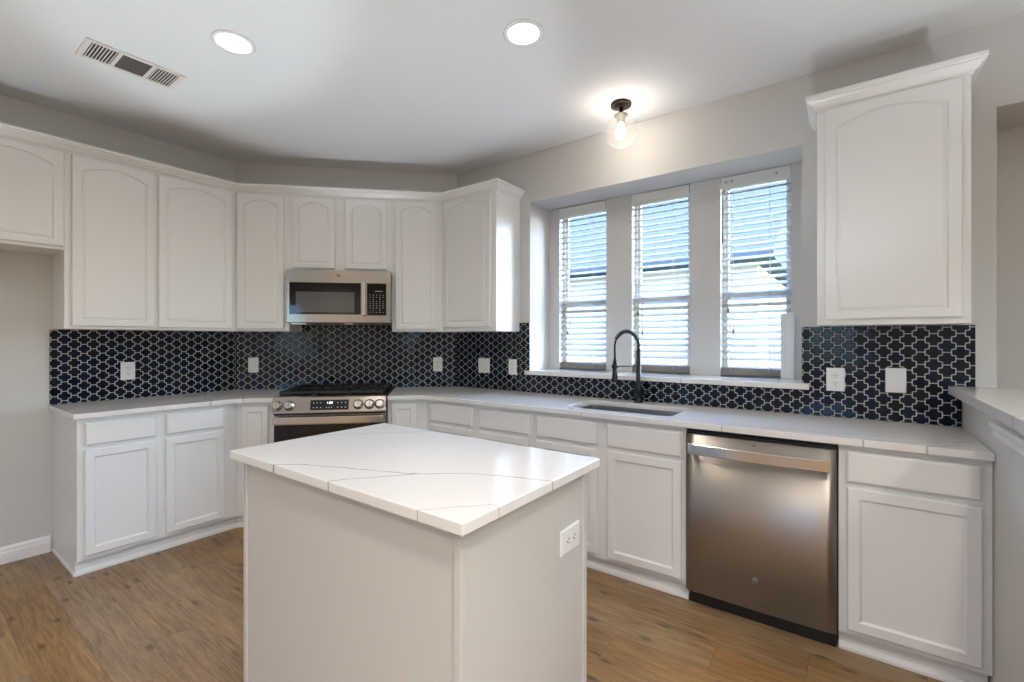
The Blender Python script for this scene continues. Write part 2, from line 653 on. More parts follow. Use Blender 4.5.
# wall-local frames: x = along the wall (left to right), -y = out into the room, z up
def wallmat(wall, t=0.0, o=0.0, z=0.0):
    if wall == 'A':
        return Matrix.Translation((-E + o, t, z)) @ Matrix.Rotation(PI / 2, 4, 'Z')
    if wall == 'C':
        s = math.sqrt(.5)
        return Matrix.Translation((-E + t * s + o * s, YAC + t * s - o * s, z)) @ Matrix.Rotation(PI / 4, 4, 'Z')
    if wall == 'B':
        return Matrix.Translation((t, D - o, z))
    return Matrix.Translation((t, o, z))


def thing(name, label, cat, m4=None, group=None):
    o = bpy.data.objects.new(name, None)
    COL.objects.link(o)
    o.empty_display_size = 0.05
    if m4 is not None:
        o.matrix_world = m4
    tag(o, label, cat, group)
    return o


def struct(name, mb, m, label=None, parent=None):
    o = mb.build(name, m, parent)
    if parent is None:
        tag(o, label, None, None, 'structure')
    return o


# ================================================================= SETTING
struct('floor', MB().box(-E - .2, FAR + .2, REAR - .2, D + .5, -0.06, 0.0), M['floor'], 'brown wood plank floor')

# ceiling with round holes for the recessed lights
can_holes = [[(x + 0.079 * math.cos(2 * PI * i / 32), y + 0.079 * math.sin(2 * PI * i / 32)) for i in range(32)] for x, y in CANS]
cb = MB()
outer = [(-E - .1, REAR - .1), (FAR + .1, REAR - .1), (FAR + .1, D + .05), (XCB, D + .05), (-E - .1, YAC - .0)]
cb.fill(outer, can_holes, ZC, ZC + 0.02)
cb.prism([(-E - .3, REAR - .3), (FAR + .3, REAR - .3), (FAR + .3, D + .45), (-E - .3, D + .45)], ZC + 0.14, ZC + 0.2)
struct('ceiling', cb, M['ceiling'], 'flat white painted ceiling')

struct('wall_left', MB().box(-E - .12, -E, REAR, YAC, 0, ZC + .14), M['wall'], 'greige wall behind the left run of cabinets')
s = math.sqrt(.5)
struct('wall_back', MB().prism([(-E, YAC), (XCB, D), (XCB - .1, D + .1), (-E - .1, YAC + .1)], 0, ZC + .14), M['wall'], 'diagonal greige wall behind the range')

wb = MB()
Y1 = D + .40
wb.box(XCB, WX0, D, Y1, 0, ZC + .14)                        # left of the recess
wb.box(WX0, WX1, D, Y1, 0, WZ0)                             # below
wb.box(WX0, WX1, D, Y1, WZ1, ZC + .14)                      # above
wb.box(WX1, 0.54, D, Y1, 0, ZC + .14)                       # right pier
yb = D + RD
xs = [WX0] + [v for p in WINS for v in p] + [WX1]
for i in range(0, len(xs), 2):
    wb.box(xs[i], xs[i + 1], yb, Y1, WZ0, WZ1)
for a, b in WINS:
    wb.box(a, b, yb, Y1, WZ0, SILL)
wb.box(0.54, 1.60, D, Y1, 2.377, ZC + .14)                  # header over the niche
wb.box(0.54, 1.60, D + .352, Y1, 0, 2.377)                  # its back wall
wb.box(1.60, FAR, D, Y1, 0, ZC + .14)
struct('wall_right', wb, M['wall'], 'greige wall with the deep window recess above the sink')

rb = MB()
px = -E - .12
for (a, b) in REAR_WINDOWS:
    rb.box(px, a, REAR - .15, REAR, 0, ZC + .14)
    rb.box(a, b, REAR - .15, REAR, 0, 0.9)
    rb.box(a, b, REAR - .15, REAR, 2.1, ZC + .14)
    px = b
rb.box(px, FAR + .12, REAR - .15, REAR, 0, ZC + .14)
struct('wall_rear', rb, M['wall'])
for i, (a, b) in enumerate(REAR_WINDOWS):
    wdw = thing('window_%d' % (i + 4), None, None, Matrix.Translation(((a + b) / 2, REAR - .07, .9)))
    tag(wdw, kind='structure')
    hw = (b - a) / 2 - .0005
    f = MB()
    for (x0, x1, z0, z1) in ((-hw, -hw + .05, .0005, 1.1995), (hw - .05, hw, .0005, 1.1995), (-hw + .05, hw - .05, .0005, .05), (-hw + .05, hw - .05, 1.15, 1.1995), (-hw + .05, hw - .05, .58, .62)):
        f.box(x0, x1, -.03, .03, z0, z1)
    f.build('window_frame', M['trim'], wdw)
    MB().box(-hw + .04, hw - .04, -.004, .004, .04, 1.16).build('pane', M['rear_dim'], wdw)
fb = MB()
py = REAR
for (a, b) in FAR_WINDOWS:
    fb.box(FAR, FAR + .15, py, a, 0, ZC + .14)
    fb.box(FAR, FAR + .15, a, b, 0, 0.9)
    fb.box(FAR, FAR + .15, a, b, 2.1, ZC + .14)
    py = b
fb.box(FAR, FAR + .15, py, D + .4, 0, ZC + .14)
struct('wall_far', fb, M['wall'])
for (a, b) in FAR_WINDOWS:
    wdw = thing('window_7', None, None, Matrix.Translation((FAR + .07, (a + b) / 2, .9)))
    tag(wdw, kind='structure')
    hw = (b - a) / 2 - .0005
    f = MB()
    for (x0, x1, z0, z1) in ((-hw, -hw + .05, .0005, 1.1995), (hw - .05, hw, .0005, 1.1995), (-hw + .05, hw - .05, .0005, .05), (-hw + .05, hw - .05, 1.15, 1.1995), (-.03, .03, .05, 1.15)):
        f.box(-.03, .03, x0, x1, z0, z1)
    f.build('window_frame', M['trim'], wdw)
    MB().box(-.004, .004, -hw + .04, hw - .04, .04, 1.16).build('pane', M['far_dim'], wdw)

struct('wall_half', MB().box(0.426, 0.56, 1.15, D, 0, 1.066), M['wall'], 'low half wall under the raised bar top')
struct('trim_1', MB().prism_y([(0.426, .975), (0.417, .978), (0.417, 1.0), (0.407, 1.012), (0.407, 1.03), (0.426, 1.03)], 1.15, 2.372),
       M['trim'], 'white moulding on the half wall under the raised bar')


def baseboard(name, mb, label=None):
    struct(name, mb, M['trim'], label)


bbp = [(0, 0), (.016, 0), (.016, .062), (.012, .07), (.012, .088), (.006, .10), (0, .10)]
baseboard('baseboard_left', MB().prism_y([(-E + o, z) for o, z in bbp], REAR, 0.636), 'white stepped baseboard on the left wall')

# deep stone window sill
tag(MB().box(WX0 + .001, WX1 - .001, D - .001, yb - .001, 1.0515, SILL, 0).build('trim_2', M['q_sill']), 'white stone ledge filling the window recess', kind='structure')
tag(MB().box(-2.037, -0.174, D - .030, D - .001, 1.0515, SILL, .003).build('trim_3', M['q_sill']), 'front lip of the white stone window sill', kind='structure')

# windows: frame, two sashes, panes
for i, (a, b) in enumerate(WINS):
    wdw = thing('window_%d' % (i + 1), None, None, Matrix.Translation(((a + b) / 2, yb, SILL)))
    tag(wdw, ('leftmost of the three narrow recessed windows', 'middle of the three narrow recessed windows',
              'rightmost of the three narrow recessed windows')[i], kind='structure')
    hw = (b - a) / 2
    H = WZ1 - SILL
    f = MB()
    for (x0, x1, z0, z1) in ((-hw, -hw + .014, 0, H), (hw - .014, hw, 0, H), (-hw + .014, hw - .014, 0, .03), (-hw + .014, hw - .014, H - .03, H)):
        f.box(x0 + .0005, x1 - .0005, .062, .112, z0 + .0005, z1 - .0005)
    f.build('window_frame', M['vinyl'], wdw)
    zm = 0.52
    for nm, z0, z1, y0 in (('upper_sash', zm, H - .03, .088), ('lower_sash', .03, zm + .035, .066)):
        sb = MB()
        x0, x1 = -hw + .014, hw - .014
        sb.box(x0, x0 + .02, y0, y0 + .02, z0, z1).box(x1 - .02, x1, y0, y0 + .02, z0, z1)
        sb.box(x0 + .02, x1 - .02, y0, y0 + .02, z0, z0 + .035).box(x0 + .02, x1 - .02, y0, y0 + .02, z1 - .035, z1)
        so = sb.build(nm, M['vinyl'], wdw)
        MB().box(x0 + .018, x1 - .018, y0 + .008, y0 + .011, z0 + .033, z1 - .033).build('pane', M['pane'], so)

# ================================================================= CABINET PIECES
def door_front(w, h, th, rows, n=1):
    """rows: (side inset, bottom inset, top inset, arch rise, y) ; front is -y, back face at y=0"""
    mb = MB()

    def ring(si, bi, ti, rise, y):
        pts = [(si, y, bi), (w - si, y, bi)]
        for k in range(n + 1):
            f = k / n
            x = (w - si) + ((si) - (w - si)) * f
            z = h - ti + rise * (1 - (2 * f - 1) ** 2)
            pts.append((x, y, z))
        return pts
    mb.loops([ring(*r) for r in rows])
    return mb


def add_door(parent, name, t0, t1, z0, z1, depth, style, th=0.02):
    """one door or drawer front; t, z relative to the parent; front face at -(depth+th)"""
    w, h = t1 - t0, z1 - z0
    if style == 'drawer':
        rows = [(0, 0, 0, 0, -.0005), (0, 0, 0, 0, -th + .007), (.003, .003, .003, 0, -th + .004), (.009, .009, .009, 0, -th)]
        n = 1
    elif style == 'base':
        s_ = min(.041, w * .22)
        rows = [(0, 0, 0, 0, -.0005), (0, 0, 0, 0, -th + .005), (.004, .004, .004, 0, -th), (s_, s_, s_, 0, -th),
                (s_ + .004, s_ + .004, s_ + .004, 0, -th + .006), (s_ + .009, s_ + .009, s_ + .009, 0, -th + .009)]
        n = 1
    else:
        s_ = .047
        rise = .048
        rows = [(0, 0, 0, 0, -.0005), (0, 0, 0, 0, -th + .005), (.004, .004, .004, 0, -th), (.014, .014, .014, 0, -th - .0005),
                (s_ - .004, .036, .086, rise, -th - .0005), (s_, .040, .090, rise, -th + .006), (s_ + .003, .043, .093, rise, -th + .006),
                (s_ + .014, .054, .104, rise - .003, -th + .001), (s_ + .02, .06, .11, rise - .005, -th + .0005)]
        n = 20
    mb = door_front(w, h, th, rows, n)
    for v in mb.bm.verts:
        v.co += Vector((t0, -depth, z0))
    return mb.build(name, M['white'], parent)


def body_panels(parent, t0, t1, depth, z0, z1, th=.018, top=False):
    b = MB()
    b.box(t0, t0 + th, -depth + th, -.002, z0, z1)
    b.box(t1 - th, t1, -depth + th, -.002, z0, z1)
    b.box(t0 + th, t1 - th, -depth + th, -.002, z0, z0 + th)
    b.box(t0 + th, t1 - th, -.02, -.002, z0 + th, z1)
    b.box(t0, t1, -depth, -depth + th, z0, z1)
    if top:
        b.box(t0 + th, t1 - th, -depth + th, -.02, z1 - th, z1)
    return b.build('body', M['white'], parent)


def toe(parent, t0, t1, m0=0.0, m1=0.0, ends=(False, False)):
    """toe board and shoe moulding under a base cabinet (m0, m1: mitre slopes dt/do at the ends)"""
    b = MB()
    o1, o2 = BASE - .042, BASE - .027
    b.prism([(t0 + m0 * .003, -.003), (t0 + m0 * o1, -o1), (t1 + m1 * o1, -o1), (t1 + m1 * .003, -.003)], 0.0, .0893)
    r = [(o1, 0.0), (o2, 0.0), (o2, .012), (o1 + .008, .024), (o1, .028)]
    rows = []
    for o, z in r:
        rows.append(((t0 + m0 * o, -o, z), (t1 + m1 * o, -o, z)))
    V0 = [p[0] for p in rows]
    V1 = [p[1] for p in rows]
    b.loops([V0, V1])
    return b.build('toe_kick', M['white'], parent)


DZ = (.728, .857)      # drawer front
PZ = (.113, .705)      # door
ZB, ZT = .0895, CT - CTH - .001
G1 = 'white base cabinets'

# ---- A: two-door base cabinet on the left wall
t0 = .651
c = thing('base_cabinet', 'white two-door base cabinet on the left with two drawers and open end', 'cabinet', wallmat('A', t0))
ta = YAC - t0
MB().prism([(0, -.002), (0, -BASE), (ta - K * BASE - .0006, -BASE), (ta - K * .002 - .0006, -.002)], ZB, ZT).build('body', M['white'], c)
b = toe(c, 0.0, ta, 0, -K)
MB().box(-.011, -.0003, -BASE + .027, -.018, 0, .022, .004).build('shoe_molding', M['white'], c)
for (a, bb) in ((.682, 1.010), (1.064, 1.394)):
    add_door(c, 'drawer', a - t0, bb - t0, DZ[0], DZ[1], BASE, 'drawer')
    add_door(c, 'door', a - t0 - .003, bb - t0, PZ[0], PZ[1], BASE, 'base')

# ---- C: narrow cabinets each side of the range
c = thing('base_cabinet', 'narrow white base cabinet between left corner and range', 'cabinet', wallmat('C', 0))
MB().prism([(K * .002 + .0006, -.002), (K * BASE + .0006, -BASE), (.489, -BASE), (.489, -.002)], ZB, ZT).build('body', M['white'], c)
toe(c, 0, .489, K, 0)
add_door(c, 'door', .277, .452, PZ[0], DZ[1], BASE, 'base')
c = thing('base_cabinet', 'narrow white base cabinet just right of the range', 'cabinet', wallmat('C', 1.266))
q = LC - 1.266
MB().prism([(0, -.002), (0, -BASE), (q - K * BASE - .0006, -BASE), (q - K * .002 - .0006, -.002)], ZB, ZT).build('body', M['white'], c)
toe(c, 0, q, 0, -K)
add_door(c, 'door', 1.294 - 1.266, 1.474 - 1.266, PZ[0], DZ[1], BASE, 'base')

# ---- B: drawer cabinet, sink cabinet, end cabinet
c = thing('base_cabinet', 'white two-drawer base cabinet behind the island, left of the sink', 'cabinet', wallmat('B', XCB))
x2 = -1.582 - XCB
MB().prism([(K * .002 + .0006, -.002), (K * BASE + .0006, -BASE), (x2, -BASE), (x2, -.002)], ZB, ZT).build('body', M['white'], c)
toe(c, 0, x2, K, 0)
for (a, bb) in ((-2.486, -2.078), (-2.014, -1.608)):
    add_door(c, 'drawer', a - XCB, bb - XCB, DZ[0], DZ[1], BASE, 'drawer')
    add_door(c, 'door', a - XCB, bb - XCB, PZ[0], PZ[1], BASE, 'base')
c = thing('base_cabinet', 'white sink base cabinet with false drawer fronts, left of the dishwasher', 'cabinet', wallmat('B', -1.581))
body_panels(c, 0, .918, BASE, ZB, ZT)
toe(c, 0, .921)
for (a, bb) in ((-1.556, -1.148), (-1.086, -.683)):
    add_door(c, 'false_drawer_front', a + 1.581, bb + 1.581, DZ[0], DZ[1], BASE, 'drawer')
    add_door(c, 'door', a + 1.581, bb + 1.581, PZ[0], PZ[1], BASE, 'base')
c = thing('base_cabinet', 'white one-door base cabinet right of the dishwasher, against half wall', 'cabinet', wallmat('B', -.036))
body_panels(c, 0, .460, BASE, ZB, ZT)
toe(c, 0, .455)
add_door(c, 'drawer', -.008 + .036, .395 + .036, DZ[0], DZ[1], BASE, 'drawer')
add_door(c, 'door', -.006 + .036, .396 + .036, PZ[0], PZ[1], BASE, 'base')

# ---- wall cabinets
UZ0, UZ1 = ZU, 2.490
DU = (1.405, 2.421)


def upper(name, label, wall, t0, poly, z0, doors, dz):
    c = thing(name, label, 'cabinet', wallmat(wall, t0, 0, z0))
    MB().prism([(p[0], -p[1]) for p in poly], 0, UZ1 - z0).build('body', M['white'], c)
    for a, b in doors:
        add_door(c, 'door', a - t0, b - t0, dz[0] - z0, dz[1] - z0, UPP, 'arch')
    return c


U = UPP
e2 = .0006
upper('wall_cabinet', 'short white wall cabinet over the empty fridge space, cut by left edge', 'A', -.27,
      [(0, .002), (0, U), (.917, U), (.917, .002)], 1.851, ((-.235, .172), (.225, .642)), (1.868, DU[1]))
ta = YAC - .648
upper('wall_cabinet', 'tall white wall cabinet with two arched doors on the left wall', 'A', .648,
      [(0, .002), (0, U), (ta - K * U - e2, U), (ta - K * .002 - e2, .002)], ZU, ((.678, 1.084), (1.104, 1.556)), DU)
upper('wall_cabinet', 'tall narrow white wall cabinet with arched door left of the microwave', 'C', 0,
      [(K * .002 + e2, .002), (K * U + e2, U), (.502, U), (.502, .002)], ZU, ((.136, .468),), DU)
upper('wall_cabinet', 'short white cabinet with two arched doors above the microwave', 'C', .503,
      [(0, .002), (0, U), (.766, U), (.766, .002)], 1.850, ((.527, .841), (.914, 1.232)), (1.872, DU[1]))
q = LC - 1.27
upper('wall_cabinet', 'tall narrow white wall cabinet with arched door right of the microwave', 'C', 1.27,
      [(0, .002), (0, U), (q - K * U - e2, U), (q - K * .002 - e2, .002)], ZU, ((1.294, 1.614),), DU)
upper('wall_cabinet', 'white one-door wall cabinet beside the left edge of the windows', 'B', XCB,
      [(K * .002 + e2, .002), (K * U + e2, U), (-2.097 - XCB, U), (-2.097 - XCB, .002)], ZU, ((-2.618, -2.143),), (1.418, DU[1]))
rc = upper('wall_cabinet', 'large white arched-door wall cabinet alone right of the windows', 'B', -.125,
           [(0, .002), (0, U), (.536, U), (.536, .002)], 1.392, ((-.093, .383),), (1.419, DU[1]))

CROWN = [(.0005, 2.424), (.006, 2.424), (.010, 2.436), (.018, 2.441), (.030, 2.458), (.038, 2.466), (.038, 2.473), (.045, 2.477), (.045, 2.493), (.0005, 2.493)]
rows = []
NP = 0
plans = []
for o, z in CROWN:
    f = U + o
    plans.append([Vector((-E + f, -.27, z)), Vector((-E + f, YAC - f * K, z)), Vector((XCB + f * K, D - f, z)), Vector((-2.097 + o, D - f, z)), Vector((-2.097 + o, D - .001, z))])
cm = MB()
cm.loops([[p[i] for p in plans] for i in range(5)])
tag(cm.build('crown_molding', M['white']), 'white crown molding capping the joined run of wall cabinets', 'molding')
cm = MB()
plans = []
for o, z in CROWN:
    f = U + o
    z -= 1.392
    plans.append([Vector((-o, -.001, z)), Vector((-o, -f, z)), Vector((.536 + o, -f, z)), Vector((.536 + o, -.001, z))])
cm.loops([[p[i] for p in plans] for i in range(4)])
cm.build('crown_molding', M['white'], rc)

# ================================================================= COUNTERTOPS
CD = 0.623


def fillet(p0, p1, p2, r, n=6):
    p0, p1, p2 = Vector(p0), Vector(p1), Vector(p2)
    a, b = (p0 - p1).normalized(), (p2 - p1).normalized()
    ang = a.angle(b)
    d = r / math.tan(ang / 2)
    s_, e_ = p1 + a * d, p1 + b * d
    out = []
    for i in range(n + 1):
        t = i / n
        out.append(tuple((1 - t) ** 2 * s_ + 2 * t * (1 - t) * p1 + t * t * e_))
    return out


def cpt(t, o):
    return (-E + t * s + o * s, YAC + t * s - o * s)


def slab(name, outer, holes, z0, z1, m, label, cat, bev=.003):
    o = MB().fill(outer, holes, z0, z1).build(name, m)
    md = o.modifiers.new('edge', 'BEVEL')
    md.width = bev
    md.segments = 2
    md.limit_method = 'ANGLE'
    md.angle_limit = math.radians(50)
    tag(o, label, cat)
    return o


g = .0015
bendA = (-E + CD, YAC - CD * K)
poly = [(-E + g, .629), (-E + CD, .629)] + fillet((-E + CD, .629), bendA, cpt(.487, CD), .22) + [cpt(.4875, CD), cpt(.4875, g), cpt(K * g, g)]
slab('countertop', poly, [], CT - CTH, CT, M['q_left'], 'white veined quartz countertop on the left, ending at the range', 'countertop')
bendB = (XCB + CD * K, D - CD)


def rrect(x0, x1, y0, y1, r, n=5):
    pts = []
    for cx_, cy_, a0 in ((x1 - r, y1 - r, 0), (x0 + r, y1 - r, 90), (x0 + r, y0 + r, 180), (x1 - r, y0 + r, 270)):
        for i in range(n + 1):
            a = math.radians(a0 + 90 * i / n)
            pts.append((cx_ + r * math.cos(a), cy_ + r * math.sin(a)))
    return pts


SK = (-1.405, -.765, 2.480, 2.860)
poly = [cpt(1.267, g), cpt(1.267, CD)] + fillet(cpt(1.267, CD), bendB, (.4245, D - CD), .22) + [(.4245, D - CD), (.4245, D - g), (XCB + K * g, D - g)]
slab('countertop', poly, [rrect(*SK, .045)], CT - CTH, CT, M['q_right'], 'long white veined quartz countertop holding the sink under the windows', 'countertop')
slab('bar_top', [(.38, 1.10), (.86, 1.10), (.86, D - .0015), (.38, D - .0015)], [], 1.0665, 1.104, M['q_bar'], 'raised white quartz bar top on the half wall at right', 'countertop')

# ---- sink
sk = thing('sink', 'stainless undermount sink basin set in the countertop under windows', 'sink', Matrix.Translation((-1.085, 2.67, .66)))
mb = MB()


def rr3(d, z, r):
    return [(x + 1.085, y - 2.67, z - .66) for x, y in rrect(SK[0] - d, SK[1] + d, SK[2] - d, SK[3] + d, r)]


zt = CT - CTH - .001
mb.loops([rr3(.02, zt, .05), rr3(.003, zt, .048), rr3(.003, zt - .17, .045), rr3(-.03, zt - .197, .03), rr3(-.031, zt - .20, .03), rr3(.006, zt - .17, .05), rr3(.006, zt - .004, .05), rr3(.02, zt - .004, .05), rr3(.02, zt, .05)], False, False)
mb.bm.faces.new([mb.bm.verts.new(p) for p in rr3(-.03, zt - .197, .03)])
bmesh.ops.remove_doubles(mb.bm, verts=mb.bm.verts[:], dist=1e-5)
mb.build('basin', M['sink'], sk)
MB().lathe([(.045, .0), (.045, .004), (.03, .006), (.028, .002)], (0, .02, zt - .197 - .66), n=24).build('drain', M['steel'], sk)

# ================================================================= BACKSPLASH
PH, PV = 0.0935, 0.0596
GA, GB, GC = 0.0158, PH / 2 - 0.0158, PV / 4


def tile_shape(g):
    a, b, c, h = GA - g, GB - g, GC - g, PV / 2 - g
    k = .0045
    # stepped cross with softened corners, counter-clockwise
    q = [(b, -c + k * .6), (b, c - k * .6), (b - k * .6, c), (a + k, c), (a, c + k), (a, h)]
    pts = [(x, z) for x, z in q]
    pts += [(-x, z) for x, z in reversed(q)]
    pts2 = pts[:]
    # drop duplicate lower half handling: build full outline explicitly
    right = [(b, c - k * .6), (b - k * .6, c), (a + k, c), (a, c + k), (a, h)]
    top = right
    out = []
    out += [(x, z) for x, z in top]
    out += [(-x, z) for x, z in reversed(top)]
    out += [(-x, -z) for x, z in top]
    out += [(x, -z) for x, z in reversed(top)]
    return out


def backsplash(wall, label, rects, t_left):
    """rects (t0,t1,z0,z1) in wall coordinates"""
    root = thing('tile_backsplash', label, 'backsplash', wallmat(wall, t_left, 0, CT))
    tag(root, kind='structure')
    gb = MB()
    for (a, b, z0, z1) in rects:
        gb.box(a - t_left, b - t_left, -.0055, -.0012, z0 - CT, z1 - CT)
    gb.build('grout', M['grout'], root)
    bm = bmesh.new()
    lay = bm.faces.layers.float.new('tint')
    for (a, b, z0, z1) in rects:
        t = bmesh.new()
        tl = t.faces.layers.float.new('tint')
        i0, i1 = int(math.floor(a / PH)) - 1, int(math.ceil(b / PH)) + 1
        j0, j1 = int(math.floor((z0 - CT) / PV)) - 1, int(math.ceil((z1 - CT) / PV)) + 1
        for i in range(i0, i1 + 1):
            for j in range(j0, j1 + 1):
                for sub in (0, 1):
                    cx_, cz_ = (i + sub * .5) * PH, CT + (j + .35 + sub * .5) * PV
                    if cx_ + GB < a or cx_ - GB > b or cz_ + PV / 2 < z0 or cz_ - PV / 2 > z1:
                        continue
                    rnd = random.Random((wall, i, j, sub).__hash__() if False else i * 7919 + j * 104729 + sub * 31 + ord(wall))
                    tint = rnd.random()
                    ax, az = rnd.uniform(-.010, .010), rnd.uniform(-.012, .012)
                    R = []
                    for gg, y in ((.0021, -.004), (.0021, -.0078), (.0031, -.0086), (.0065, -.0089)):
                        R.append([t.verts.new((cx_ + x, y + (ax * x + az * z), cz_ + z)) for x, z in tile_shape(gg)])
                    n = len(R[0])
                    fs = []
                    for r0, r1 in zip(R[:-1], R[1:]):
                        for k in range(n):
                            f = t.faces.new([r0[k], r0[(k + 1) % n], r1[(k + 1) % n], r1[k]])
                            fs.append(f)
                    fs.append(t.faces.new(R[-1]))
                    for f in fs:
                        f[tl] = tint
        for co, no in (((a, 0, 0), (-1, 0, 0)), ((b, 0, 0), (1, 0, 0)), ((0, 0, z0), (0, 0, -1)), ((0, 0, z1), (0, 0, 1))):
            bmesh.ops.bisect_plane(t, geom=t.verts[:] + t.edges[:] + t.faces[:], plane_co=co, plane_no=no, clear_outer=True)
        vm = {v: bm.verts.new(v.co - Vector((t_left, 0, CT))) for v in t.verts}
        for f in t.faces:
            nf = bm.faces.new([vm[v] for v in f.verts])
            nf[lay] = f[tl]
        t.free()
    mb = MB()
    mb.bm.free()
    mb.bm = bm
    mb.build('tiles', M['tile'], root)
    # thin edge trim
    return root


zc0 = CT + .0015
backsplash('A', 'dark navy cross-shaped tile backsplash on the left wall', [(.632, YAC - .003, zc0, ZU - .001)], .632)
backsplash('C', 'dark navy cross-shaped tile backsplash behind the range', [(.003, LC - .003, zc0, ZU - .001), (.512, 1.262, ZU - .001, 1.44)], .003)
backsplash('B', 'navy cross-shaped tile backsplash running under and around the windows',
           [(XCB + .003, -2.099, zc0, ZU - .001), (-2.099 + .0015, WX0, zc0, 1.455), (WX0, WX1, zc0, 1.0505), (WX1, .378, zc0, 1.391), (.378, .4245, zc0, 1.0655), (.378, .47, 1.1045, 1.391)], XCB + .003)


# ================================================================= ISLAND
isl = thing('kitchen_island', 'white kitchen island with veined quartz top in the foreground', 'island', Matrix.Translation((-1.27, 1.11, 0)))
IX0, IX1, IY0, IY1 = -1.808, -.733, .803, 1.436


def rel(x, y):
    return (x + 1.27, y - 1.11)


x0, y0 = rel(IX0, IY0)
x1, y1 = rel(IX1, IY1)
MB().box(x0, x1, y0, y1, 0, .884).build('body', M['island'], isl)
for cx_, cy_ in ((x0, y0), (x1, y0), (x1, y1), (x0, y1)):
    sx_, sy_ = (1 if cx_ < 0 else -1), (1 if cy_ < 0 else -1)
    b = MB()
    b.box(min(cx_ - sx_ * .004, cx_ + sx_ * .020), max(cx_ - sx_ * .004, cx_ + sx_ * .020), min(cy_ - sy_ * .004, cy_ + sy_ * .020), max(cy_ - sy_ * .004, cy_ + sy_ * .020), 0, .8835, .002)
    b.build('corner_trim', M['island'], isl)
b = MB()
top = b.fill([rel(-1.846, .765), rel(-.692, .765), rel(-.692, 1.468), rel(-1.846, 1.468)], [], .8845, .914)
# keep the veins in room coordinates: the top is its own mesh placed at the world origin of the island
to = top.build('countertop', M['q_island'], None)
for v in to.data.vertices:
    v.co += Vector((1.27 - 1.27, 0, 0))
to.parent = isl
me = to.data
# shift mesh so that object coordinates equal room coordinates
for v in me.vertices:
    v.co += Vector((-1.27, 1.11, 0))
to.location = (1.27, -1.11, 0)
md = to.modifiers.new('edge', 'BEVEL')
md.width = .003
md.segments = 2
md.limit_method = 'ANGLE'

# ================================================================= OUTLETS AND SWITCHES
def plate(label, cat, m4, kind, w=.080, h=.122):
    c = thing({'outlet': 'outlet', 'switch': 'light_switch', 'double': 'light_switch', 'blank': 'outlet_cover'}[kind], label, cat, m4)
    rows = [(0, 0, 0, 0, 0), (0, 0, 0, 0, -.003), (.004, .004, .004, 0, -.006), (.006, .006, .006, 0, -.006)]
    mb = door_front(w, h, .006, rows, 1)
    for v in mb.bm.verts:
        v.co += Vector((-w / 2, 0, -h / 2))
    mb.build('cover_plate', M['plate'], c)
    if kind == 'outlet':
        for dz in (.0195, -.0195):
            r = MB().loops([[(x, y, z + dz) for x, z in rrect(-.017, .017, -.014, .014, .009)] for y in (-.006, -.0078)])
            ro = r.build('receptacle', M['plate'], c)
            sl = MB()
            sl.box(-.0075, -.0050, -.0082, -.0075, dz - .002, dz + .008).box(.0050, .0075, -.0082, -.0075, dz - .002, dz + .007)
            sl.box(-.0025, .0025, -.0082, -.0075, dz - .0105, dz - .006)
            sl.build('slots', M['slot'], ro)
    elif kind in ('switch', 'double'):
        for dx in ((0,) if kind == 'switch' else (-.023, .023)):
            MB().box(dx - .0165, dx + .0165, -.0085, -.006, -.033, .033, .001).build('rocker', M['plate'], c)
    return c


TO = .0102
plate('white duplex outlet on dark tile of the left wall', 'outlet', wallmat('A', 1.020, TO, 1.107), 'outlet')
plate('white plate on dark tile between left corner and range', 'switch', wallmat('C', .138, TO, 1.116), 'switch')
plate('white duplex outlet on dark tile right of the range', 'outlet', wallmat('C', 1.627, TO, 1.109), 'outlet')
plate('wide white double switch plate on tile beside the right-hand corner', 'switch', wallmat('B', -2.455, TO, 1.108), 'double', .122, .122)
plate('white duplex outlet on tile nearest the left end of window sill', 'outlet', wallmat('B', -2.160, TO, 1.106), 'outlet')
plate('white duplex outlet on blue tile right of the window sill', 'outlet', wallmat('B', -.058, TO, 1.113), 'outlet')
plate('blank white cover plate on blue tile near the raised bar', 'outlet cover', wallmat('B', .187, TO, 1.121), 'blank')
plate('white outlet set sideways on the right face of the island', 'outlet',
      Matrix.Translation((IX1 + .0006, 1.323, .679)) @ Matrix.Rotation(PI / 2, 4, 'Z') @ Matrix.Rotation(PI / 2, 4, 'Y'), 'outlet', .080, .122)

# ================================================================= RANGE
rg = thing('gas_range', 'stainless slide-in gas range with black grates and front knobs', 'stove', wallmat('C', .878))
HW = .382
MB().box(-HW, HW, -.615, -.02, .02, .905).build('body', M['steel'], rg)
tr = MB()
tr.prism_x([(-.675, .812), (-.675, .818), (-.650, .918), (-.640, .924), (-.616, .924), (-.616, .812)], -HW, HW)
cp = tr.build('control_panel', M['steel'], rg)
# panel local slope helper
ty = Vector((0, .025, .100)).normalized()
nn = Vector((0, -.100, .025)).normalized()


def on_panel(x, f, out=0.0):
    p = Vector((x, -.675, .818)) + ty * (f * .103) + nn * out
    return p


pm = Matrix((Vector((1, 0, 0)).to_4d(), (-nn).to_4d(), ty.to_4d(), Vector((0, 0, 0, 1)))).transposed()
for m_ in (pm,):
    m_[3][0] = m_[3][1] = m_[3][2] = 0


def panel_place(o, x, f):
    p = on_panel(x, f)
    m4 = pm.copy()
    m4.translation = p
    m4[3][3] = 1
    o.matrix_local = m4


